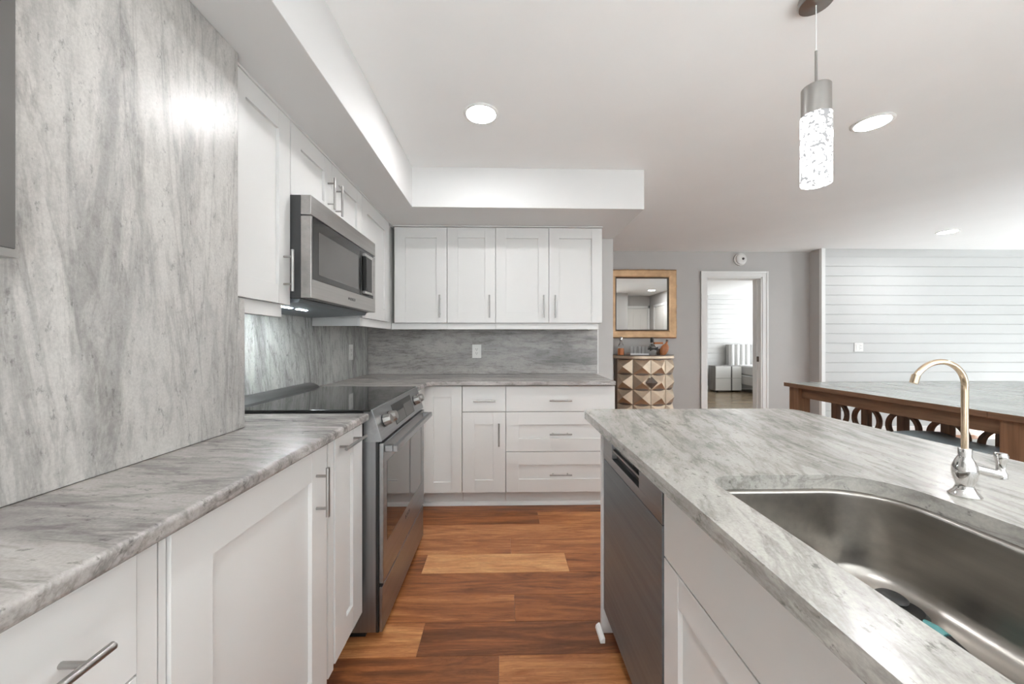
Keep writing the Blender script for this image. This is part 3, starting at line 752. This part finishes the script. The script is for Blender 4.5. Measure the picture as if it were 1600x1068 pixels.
bo = MB().loft(rings, False, True).build('bowl', 'sink', sk, ang=60, fix=False)
dn = MB().lathe([(.056, SZ+.0005), (.055, SZ+.003), (.046, SZ+.003), (.042, SZ+.0012)], (.60, .36), cap=False).build('drain_flange', 'chrome', bo)
MB().lathe([(.043, SZ+.001), (.02, SZ+.0015), (.004, SZ+.002)], (.60, .36)).build('drain_grid', 'black', dn)
br = thing('dish_brush', 'black dish brush with teal handle lying in the sink', 'brush', (.685, .63, SZ))
MB().lathe([(.026, SZ+.001), (.032, SZ+.006), (.034, SZ+.016), (.028, SZ+.022)], (.690, .628), 28).build('bristles', 'black', br)
MB().lathe([(.021, SZ+.0225), (.023, SZ+.026), (.018, SZ+.030), (.006, SZ+.031)], (.692, .648), 24).build('cap', 'blackmetal', br)
MB().tube([(.697, .602, SZ+.014), (.697, .582, SZ+.017), (.695, .566, SZ+.016)], [.007, .008, .008], 12).build('handle', 'teal', br)
MB().tube([(.6948, .5645, SZ+.0155), (.690, .525, SZ+.009), (.686, .49, SZ+.008)], [.0078, .007, .006], 12).build('handle_tip', 'black', br)
# filter faucet
fx, fy = .848, .664
fa = thing('faucet', 'small chrome filter faucet with gooseneck spout beside the sink', 'faucet', (fx, fy, IT))
prof = [(.0325, .0005), (.033, .004), (.029, .008), (.022, .016), (.0185, .024), (.0175, .028), (.020, .036), (.0245, .048), (.026, .060), (.0245, .074), (.019, .088), (.0145, .096), (.0135, .100), (.0135, .116), (.0125, .1175), (.006, .1178)]
MB().lathe([(r_*.66, IT+z_*.745) for r_, z_ in prof], (fx, fy), 32).build('body', 'chrome', fa, ang=40)
path = [(fx, fy, IT+.084), (fx, fy, IT+.14), (fx, fy, IT+.19)]
R_ = .050; cz = IT+.197; cx_ = fx-R_
path += [(cx_+R_*cos(t), fy-.004*sin(t), cz+R_*sin(t)) for t in [radians(k*9) for k in range(0, 18)]]
sp = MB().tube(path, .0049, 14).build('spout', 'brass', fa)
e0 = path[-1]
MB().cyl((e0[0]+.0008, e0[1], e0[2]+.003), (e0[0]-.0042, e0[1], e0[2]-.012), .0060, n=16).build('aerator', 'brass', sp)
lv = MB().tube([(fx+.010, fy-.004, IT+.052), (fx+.026, fy-.006, IT+.049), (fx+.04, fy-.009, IT+.045), (fx+.048, fy-.011, IT+.043)], [.010, .0088, .008, .009], 14).build('lever', 'chrome', fa)
MB().lathe([(r_*.8, IT+z_*.75) for r_, z_ in ((.006, .046), (.0105, .049), (.0105, .06), (.0075, .068), (.0078, .086), (.0105, .094), (.0115, .103), (.0095, .109), (.004, .110))], (fx+.052, fy-.012), 20).build('lever_knob', 'chrome', lv)

# ------------------------------------------------------------------ lights of the room
def recessed(x, y, label, first=[None]):
    if first[0] is None:
        r = thing('recessed_light', label, 'ceiling light', (x, y, CEIL), 'recessed ceiling lights')
        MB().lathe([(.076, CEIL-.0005), (.090, CEIL-.0005), (.092, CEIL-.003), (.089, CEIL-.006), (.080, CEIL-.008), (.076, CEIL-.007), (.076, CEIL-.0005)], (x, y), 40, cap=False).build('trim_ring', 'white', r)
        MB().lathe([(.0755, CEIL-.003), (.074, CEIL-.006), (.03, CEIL-.0065), (.004, CEIL-.0065)], (x, y), 40).build('lens', 'lens', r)
        l = bpy.data.lights.new('lamp_beam', 'SPOT'); l.energy = BEAM; l.spot_size = radians(164); l.spot_blend = 1.0; l.shadow_soft_size = .06
        l.color = (.97, .985, 1); lo = bpy.data.objects.new('lamp_beam', l); COL.objects.link(lo); lo.parent = r; lo.location = (0, 0, -.012)
        first[0] = r
    else:
        r = copy_tree(first[0]); r.location = (x, y, CEIL); r['label'] = label
    return r
recessed(-.118, 1.94, 'lit recessed ceiling light over the kitchen aisle, left of the pendant')
recessed(2.0, 1.97, 'lit recessed ceiling light right of the hanging pendant')
recessed(4.79, 3.9, 'lit recessed ceiling light farthest away, near the shiplap wall')
recessed(-.118, .1, 'recessed ceiling light above the near kitchen aisle, out of view')
recessed(2.0, -1.2, 'recessed ceiling light behind the island, out of view')
recessed(3.4, 1.2, 'recessed ceiling light in the hall, seen only in the mirror')
px_, py_ = 1.082, 1.262
pe = thing('pendant_light', 'slim cylinder pendant lamp of lit bubble glass hanging over the island', 'pendant lamp', (px_, py_, CEIL))
MB().lathe([(.052, CEIL-.0005), (.053, CEIL-.016), (.049, CEIL-.022), (.012, CEIL-.025), (.006, CEIL-.026)], (px_, py_), 36).build('canopy', 'nickel', pe)
MB().cyl((px_, py_, CEIL-.025), (px_, py_, 2.18), .0016, n=8).build('cord', 'white', pe)
MB().cyl((px_, py_, 2.20), (px_, py_, 2.072), .0042, n=12).build('stem', 'nickel', pe)
MB().lathe([(.006, 2.076), (.040, 2.075), (.0425, 2.072), (.0425, 1.975)], (px_, py_), 40).build('cap', 'nickel', pe, bevel=.0008)
MB().lathe([(.038, 1.976), (.0445, 1.9745), (.0445, 1.742), (.0435, 1.738), (.039, 1.737), (.004, 1.737)], (px_, py_), 40).build('lamp_shade', 'bubble', pe)

p2 = copy_tree(pe); p2.location = (1.082, .30, CEIL); p2['label'] = 'unseen copy of the pendant lamp, added over the sink to light the ceiling'  # second pendant added out of view to brighten the ceiling

# ------------------------------------------------------------------ far wall: mirror and bow-front chest
mr = thing('mirror', 'large gold framed wall mirror above the faceted chest', 'mirror', (1.81, 4.84, 1.69))
x0, x1, z0, z1 = 1.36, 2.262, 1.243, 2.138; w = .10
fr = MB(); yb, yf = 4.8395, 4.80
fr.loft([[(x0+i, y, z0+i), (x1-i, y, z0+i), (x1-i, y, z1-i), (x0+i, y, z1-i)] for i, y in ((0, yb), (0, yf+.008), (.012, yf), (w-.02, yf+.004), (w, yf+.016), (w, yb), (0, yb))], False, False)
rnd = random.Random(3)
for k in range(16):     # chips of leaf standing off the outer edge
    t = rnd.random(); l = rnd.uniform(.02, .06)
    if k % 2: fr.box(x1-.004, x1+rnd.uniform(.002, .006), yf+.01, yb, z0+t*(z1-z0-.07), z0+t*(z1-z0-.07)+l)
    else: fr.box(x0+t*(x1-x0-.07), x0+t*(x1-x0-.07)+l, yf+.01, yb, z1-.004, z1+rnd.uniform(.002, .006))
fr.build('frame', 'frame', mr, bevel=.0015)
lip = MB(); i0, i1 = w-.001, w+.012
lip.loft([[(x0+i, y, z0+i), (x1-i, y, z0+i), (x1-i, y, z1-i), (x0+i, y, z1-i)] for i, y in ((i0, yb), (i0, yf+.012), (i1, yf+.02), (i1, yb), (i0, yb))], False, False).build('frame_lip', 'frame_in', mr)
MB().box(x0+w+.006, x1-w-.006, 4.832, 4.838, z0+w+.006, z1-w-.006).build('glass', 'mirror', mr)
ch = thing('chest', 'bow-front metallic chest with faceted pyramid doors against gray wall', 'chest', (1.80, 4.65, 0))
CX, RC, HA = 1.80, .42, radians(58)
YC = 4.50+RC
def arc(t, r=RC): return (CX+r*sin(t), YC-r*cos(t))
def outline(g): # plan outline grown by g
    p = [arc(-HA+2*HA*k/20, RC+g) for k in range(21)]
    return p+[(p[-1][0], 4.835), (p[0][0], 4.835)]
MB().prism(outline(-.004), 2, .0, .982).build('body', 'champtop', ch)
MB().prism(outline(.022), 2, .985, 1.022).build('top_molding', 'champagne', ch, bevel=.006)
MB().prism(outline(.018), 2, 1.0225, 1.03).build('top', 'champtop', ch)
MB().prism(outline(.010), 2, .0, .035).build('plinth', 'champagne', ch, bevel=.004)
for side in (0, 1):
    b = MB()
    for c_ in (0, 1):
        col = side*2+c_
        ta, tb = -HA+HA/2*col+.008, -HA+HA/2*(col+1)-.008
        for rw in range(5):
            zt, zb_ = .978-rw*.188, .978-(rw+1)*.188+.006
            p0, p1 = arc(ta), arc(tb); tm = (ta+tb)/2; ap = arc(tm, RC+.052); i0_, i1_ = arc(ta, RC-.003), arc(tb, RC-.003)
            b.add([(*p0, zb_), (*p1, zb_), (*p1, zt), (*p0, zt), (*ap, (zt+zb_)/2), (*i0_, zb_), (*i1_, zb_), (*i1_, zt), (*i0_, zt)],
                  [(0, 1, 4), (1, 2, 4), (2, 3, 4), (3, 0, 4), (5, 6, 1, 0), (6, 7, 2, 1), (7, 8, 3, 2), (8, 5, 0, 3)])
    dd_ = b.build('door', 'champagne', ch, smooth=False)
ax, ay = arc(0, RC); zc = .978-1.5*.188
MB().add([(ax-.075, ay-.028, zc), (ax, ay-.028, zc-.075), (ax+.075, ay-.028, zc), (ax, ay-.028, zc+.075), (ax, ay-.05, zc), (ax-.05, ay+.0, zc), (ax, ay, zc-.05), (ax+.05, ay, zc), (ax, ay, zc+.05)],
         [(0, 1, 4), (1, 2, 4), (2, 3, 4), (3, 0, 4), (5, 6, 1, 0), (6, 7, 2, 1), (7, 8, 3, 2), (8, 5, 0, 3)]).build('lozenge_knob', 'champtop', ch, smooth=False)
# things on the chest
ZC = 1.0305
bt = thing('decanter', 'slim glass decanter with copper base and silver stopper, at left on the chest', 'bottle', (1.482, 4.66, ZC))
MB().lathe([(.040, ZC), (.042, ZC+.01), (.040, ZC+.07), (.034, ZC+.085)], (1.482, 4.66), 6).build('base', 'orange', bt)
MB().lathe([(.034, ZC+.0855), (.036, ZC+.10), (.028, ZC+.13), (.014, ZC+.15), (.013, ZC+.175)], (1.482, 4.66), 18).build('body', 'glass', bt)
MB().lathe([(.011, ZC+.1755), (.024, ZC+.185), (.026, ZC+.205), (.018, ZC+.225), (.004, ZC+.23)], (1.482, 4.66), 12).build('stopper', 'chrome', bt)
ty = thing('tray', 'small white tray with drinking glasses on top of the chest', 'tray', (1.69, 4.64, ZC))
MB().box(1.578, 1.802, 4.58, 4.72, ZC, ZC+.008).build('base', 'white', ty, bevel=.003)
MB().box(1.573, 1.807, 4.574, 4.5795, ZC, ZC+.02).box(1.573, 1.807, 4.7205, 4.726, ZC, ZC+.02).box(1.573, 1.5775, 4.58, 4.72, ZC, ZC+.02).box(1.8025, 1.807, 4.58, 4.72, ZC, ZC+.02).build('rim', 'white', ty, bevel=.001)
for i, (gx, gy, lb) in enumerate(((1.612, 4.63, 'leftmost small drinking glass on the white tray'), (1.662, 4.66, 'second small drinking glass from left on the white tray'), (1.712, 4.63, 'third small drinking glass from left on the white tray'), (1.764, 4.65, 'rightmost small drinking glass on the white tray'))):
    z = ZC+.0085
    if i == 0:
        gl = MB().lathe([(.021, z), (.024, z+.10), (.0225, z+.10), (.0195, z+.008), (.002, z+.008)], (gx, gy), 20).build('drinking_glass', 'glass', loc=(gx, gy, z)); g0 = gl
    else:
        gl = g0.copy(); COL.objects.link(gl); gl.location = (gx, gy, z)
    tag(gl, lb, 'glass', 'drinking glasses on the tray')
bt = thing('perfume_bottle', 'clear glass bottle with tall black cap and dark bow on the chest', 'bottle', (1.862, 4.62, ZC))
MB().lathe([(.045, ZC), (.050, ZC+.01), (.052, ZC+.06), (.046, ZC+.10), (.03, ZC+.125), (.014, ZC+.14), (.013, ZC+.155)], (1.862, 4.62), 22).build('body', 'glass', bt)
MB().lathe([(.046, ZC+.066), (.0535, ZC+.068), (.0535, ZC+.078), (.046, ZC+.08)], (1.862, 4.62), 22, cap=False).build('band', 'black', bt)
bw = MB()
for s in (-1, 1): bw.loft([[(1.862+s*.004, 4.562, ZC+.070), (1.862+s*.004, 4.562, ZC+.080), (1.862+s*.004, 4.568, ZC+.080), (1.862+s*.004, 4.568, ZC+.070)], [(1.862+s*.05, 4.558, ZC+.048), (1.862+s*.05, 4.558, ZC+.105), (1.862+s*.05, 4.566, ZC+.105), (1.862+s*.05, 4.566, ZC+.048)]])
bw.build('bow', 'black', bt)
MB().lathe([(.021, ZC+.1555), (.021, ZC+.215), (.018, ZC+.22)], (1.862, 4.62), 18).build('cap', 'black', bt)
bt = thing('bottle', 'tilted copper-orange bottle at the right end of the chest', 'bottle', (2.03, 4.63, ZC))
rr = []
for k, (s, wd, dp) in enumerate(((0, .028, .026), (.015, .042, .032), (.06, .052, .036), (.10, .046, .032), (.125, .026, .022), (.14, .012, .012), (.165, .012, .012))):
    cx2 = 2.0+s*.34; cz2 = ZC+.0+s*.98
    rr.append([(cx2+wd*cos(2*pi*q/20), 4.63+dp*sin(2*pi*q/20), cz2+(0 if k == 0 else -.20*wd*cos(2*pi*q/20)*(1 if k else 0)+.006)) for q in range(20)])
MB().loft(rr).build('body', 'orange', bt, ang=60)
MB().cyl((2.057, 4.63, ZC+.170), (2.062, 4.63, ZC+.19), .016, n=14).build('cap', 'champtop', bt)
bt = thing('gift_box', 'small white and copper box standing behind the orange bottle', 'box', (1.985, 4.73, ZC))
MB().box(1.935, 2.035, 4.71, 4.76, ZC, ZC+.135).build('body', 'white', bt, bevel=.002)
MB().box(1.93, 2.04, 4.705, 4.765, ZC+.1355, ZC+.16).build('lid', 'orange', bt, bevel=.002)
MB().box(1.955, 2.015, 4.7085, 4.7098, ZC+.0, ZC+.075).build('front_label', 'champtop', bt)

# ------------------------------------------------------------------ bedroom
ns = thing('nightstand', 'pale two-drawer nightstand with gray sides in the bedroom', 'nightstand', (5.35, 8.9, 0))
MB().box(5.03, 5.66, 8.72, 9.0, .035, .625).build('body', 'graywash', ns, bevel=.004)
for z0, z1 in ((.045, .325), (.333, .612)):
    d_ = MB().box(5.035, 5.655, 8.703, 8.7195, z0, z1).build('drawer', 'gloss', ns, bevel=.003)
    MB().box(5.40, 5.43, 8.6995, 8.7028, z0, z1).build('pull_strip', 'greydisp', d_)
MB().box(5.06, 5.11, 8.74, 8.98, 0, .034).box(5.58, 5.63, 8.74, 8.98, 0, .034).build('feet', 'black', ns)
bd = thing('bed', 'pale gray upholstered bed with channel-tufted headboard in the bedroom', 'bed', (6.4, 8.1, 0))
hb = MB().box(5.55, 7.35, 9.02, 9.16, .05, 1.13)
for k in range(14):
    xa = 5.555+k*.128; hb.prism([(xa+.004+.12*(j/8), 9.02-.035*sin(pi*j/8)) for j in range(9)], 2, .30, 1.128)
hb.build('headboard', 'gray_fab', bd, ang=50)
MB().box(5.68, 7.3, 6.98, 9.015, .18, .40).build('bed_frame', 'gray_fab', bd, bevel=.02)
MB().box(5.72, 7.24, 7.0, 8.98, .402, .64).build('mattress', 'linen', bd, bevel=.05, seg=4)
for x in (5.74, 7.2):
    for y in (7.05, 8.9): MB().cyl((x, y, 0), (x, y, .18), .025, n=12).build('leg', 'frame_in', bd)

# ------------------------------------------------------------------ dining table and stools
tb = thing('dining_table', 'rustic brown counter-height dining table with window glare painted on its top and trellis base', 'table', (2.75, 1.94, 0))
TX0, TX1, TY0, TY1, TZ = 1.94, 3.62, 1.325, 2.53, .915
def two(o):      # boards: brown edges, top faces colored pale to paint in window glare
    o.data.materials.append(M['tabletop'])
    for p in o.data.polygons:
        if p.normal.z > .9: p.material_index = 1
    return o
t_ = MB()
nb = 10
for k in range(nb):
    xa = TX0+(TX1-TX0)*k/nb; t_.box(xa+.0004, xa+(TX1-TX0)/nb-.0004, TY0+.122, TY1-.122, TZ-.026, TZ)
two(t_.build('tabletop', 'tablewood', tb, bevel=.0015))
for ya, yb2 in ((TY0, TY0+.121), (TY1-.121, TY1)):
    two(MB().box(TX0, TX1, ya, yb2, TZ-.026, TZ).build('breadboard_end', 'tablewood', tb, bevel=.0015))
ap_ = MB().box(TX0+.045, TX0+.07, TY0+.1, TY1-.1, .823, TZ-.0265).box(TX1-.07, TX1-.045, TY0+.1, TY1-.1, .823, TZ-.0265).box(TX0+.1, TX1-.1, TY0+.045, TY0+.07, .823, TZ-.0265).box(TX0+.1, TX1-.1, TY1-.07, TY1-.045, .823, TZ-.0265)
ap_.build('apron', 'tablewood', tb, bevel=.002)
for x in (TX0+.022, TX1-.102):
    for y in (TY0+.022, TY1-.102): MB().box(x, x+.08, y, y+.08, 0, TZ-.0265).build('leg', 'legwood', tb, bevel=.003)
def ringseg(yc, zc, r0, r1, a0, a1, x0, x1, n=14):
    b = MB(); rings = []
    for k in range(n+1):
        t = radians(a0+(a1-a0)*k/n)
        rings.append([(x0, yc+r0*cos(t), zc+r0*sin(t)), (x0, yc+r1*cos(t), zc+r1*sin(t)), (x1, yc+r1*cos(t), zc+r1*sin(t)), (x1, yc+r0*cos(t), zc+r0*sin(t))])
    b.loft(rings); return b
tre = MB(); XT0, XT1 = 2.225, 2.25
posts = [2.45, 2.24, 2.03, 1.82, 1.61]
for y in posts: tre.box(XT0-.004, XT1+.004, y-.02, y+.02, .06, .82)
for i in range(4):
    ym = (posts[i]+posts[i+1])/2
    for zc_ in (.715, .52, .325, .13):
        for k in (-1, 1):      # open quatrefoil lobes springing from each post
            yc = ym+k*.105
            bb = ringseg(yc, zc_, .070, .088, 100 if k > 0 else 0, 180 if k > 0 else 80, XT0, XT1); tre.add(bb.v, bb.f)
            bb = ringseg(yc, zc_, .070, .088, 180 if k > 0 else 280, 260 if k > 0 else 360, XT0, XT1); tre.add(bb.v, bb.f)
tre.box(XT0, XT1, 1.53, 2.49, .0, .06).box(XT0-.01, XT1+.01, 1.53, 2.49, .8, .8225)
tre.build('trellis_panel', 'darkwood', tb, bevel=.002)
# saddle stools
def stool(x0, x1, y0, y1, zt, mat, label):
    r = thing('stool', label, 'stool', ((x0+x1)/2, (y0+y1)/2, 0), 'saddle stools at the dining table')
    rings = []; n = 12
    for k in range(n+1):
        y = y0+(y1-y0)*k/n; u = 2*k/n-1; zz = zt-.022+.022*u*u
        e = .018 if k in (0, n) else 0
        rings.append([(x0+e, y, zz-.05), (x0+e, y, zz-.015), (x0+.02+e, y, zz-e*.5), ((x0+x1)/2, y, zz+.004-e*.5), (x1-.02-e, y, zz-e*.5), (x1-e, y, zz-.015), (x1-e, y, zz-.05)])
    MB().loft(rings).build('seat', mat, r, ang=60)
    for x in (x0+.04, x1-.04):
        for y in (y0+.05, y1-.05):
            MB().box(x-.018, x+.018, y-.018, y+.018, 0, zt-.073).build('leg', 'legwood', r, bevel=.002)
    b = MB().box(x0+.058, x1-.058, y0+.04, y0+.06, .2, .23).box(x0+.058, x1-.058, y1-.06, y1-.04, .2, .23).box(x0+.03, x0+.05, y0+.068, y1-.068, .28, .31)
    b.box(x1-.05, x1-.03, y0+.068, y1-.068, .28, .31).build('stretcher', 'legwood', r, bevel=.002)
stool(1.93, 2.195, 1.46, 1.83, .752, 'leather', 'blue-gray saddle stool tucked under the table edge nearest the island')
stool(2.62, 2.92, 1.44, 1.80, .752, 'navy', 'dark teal saddle stool under the middle of the dining table')
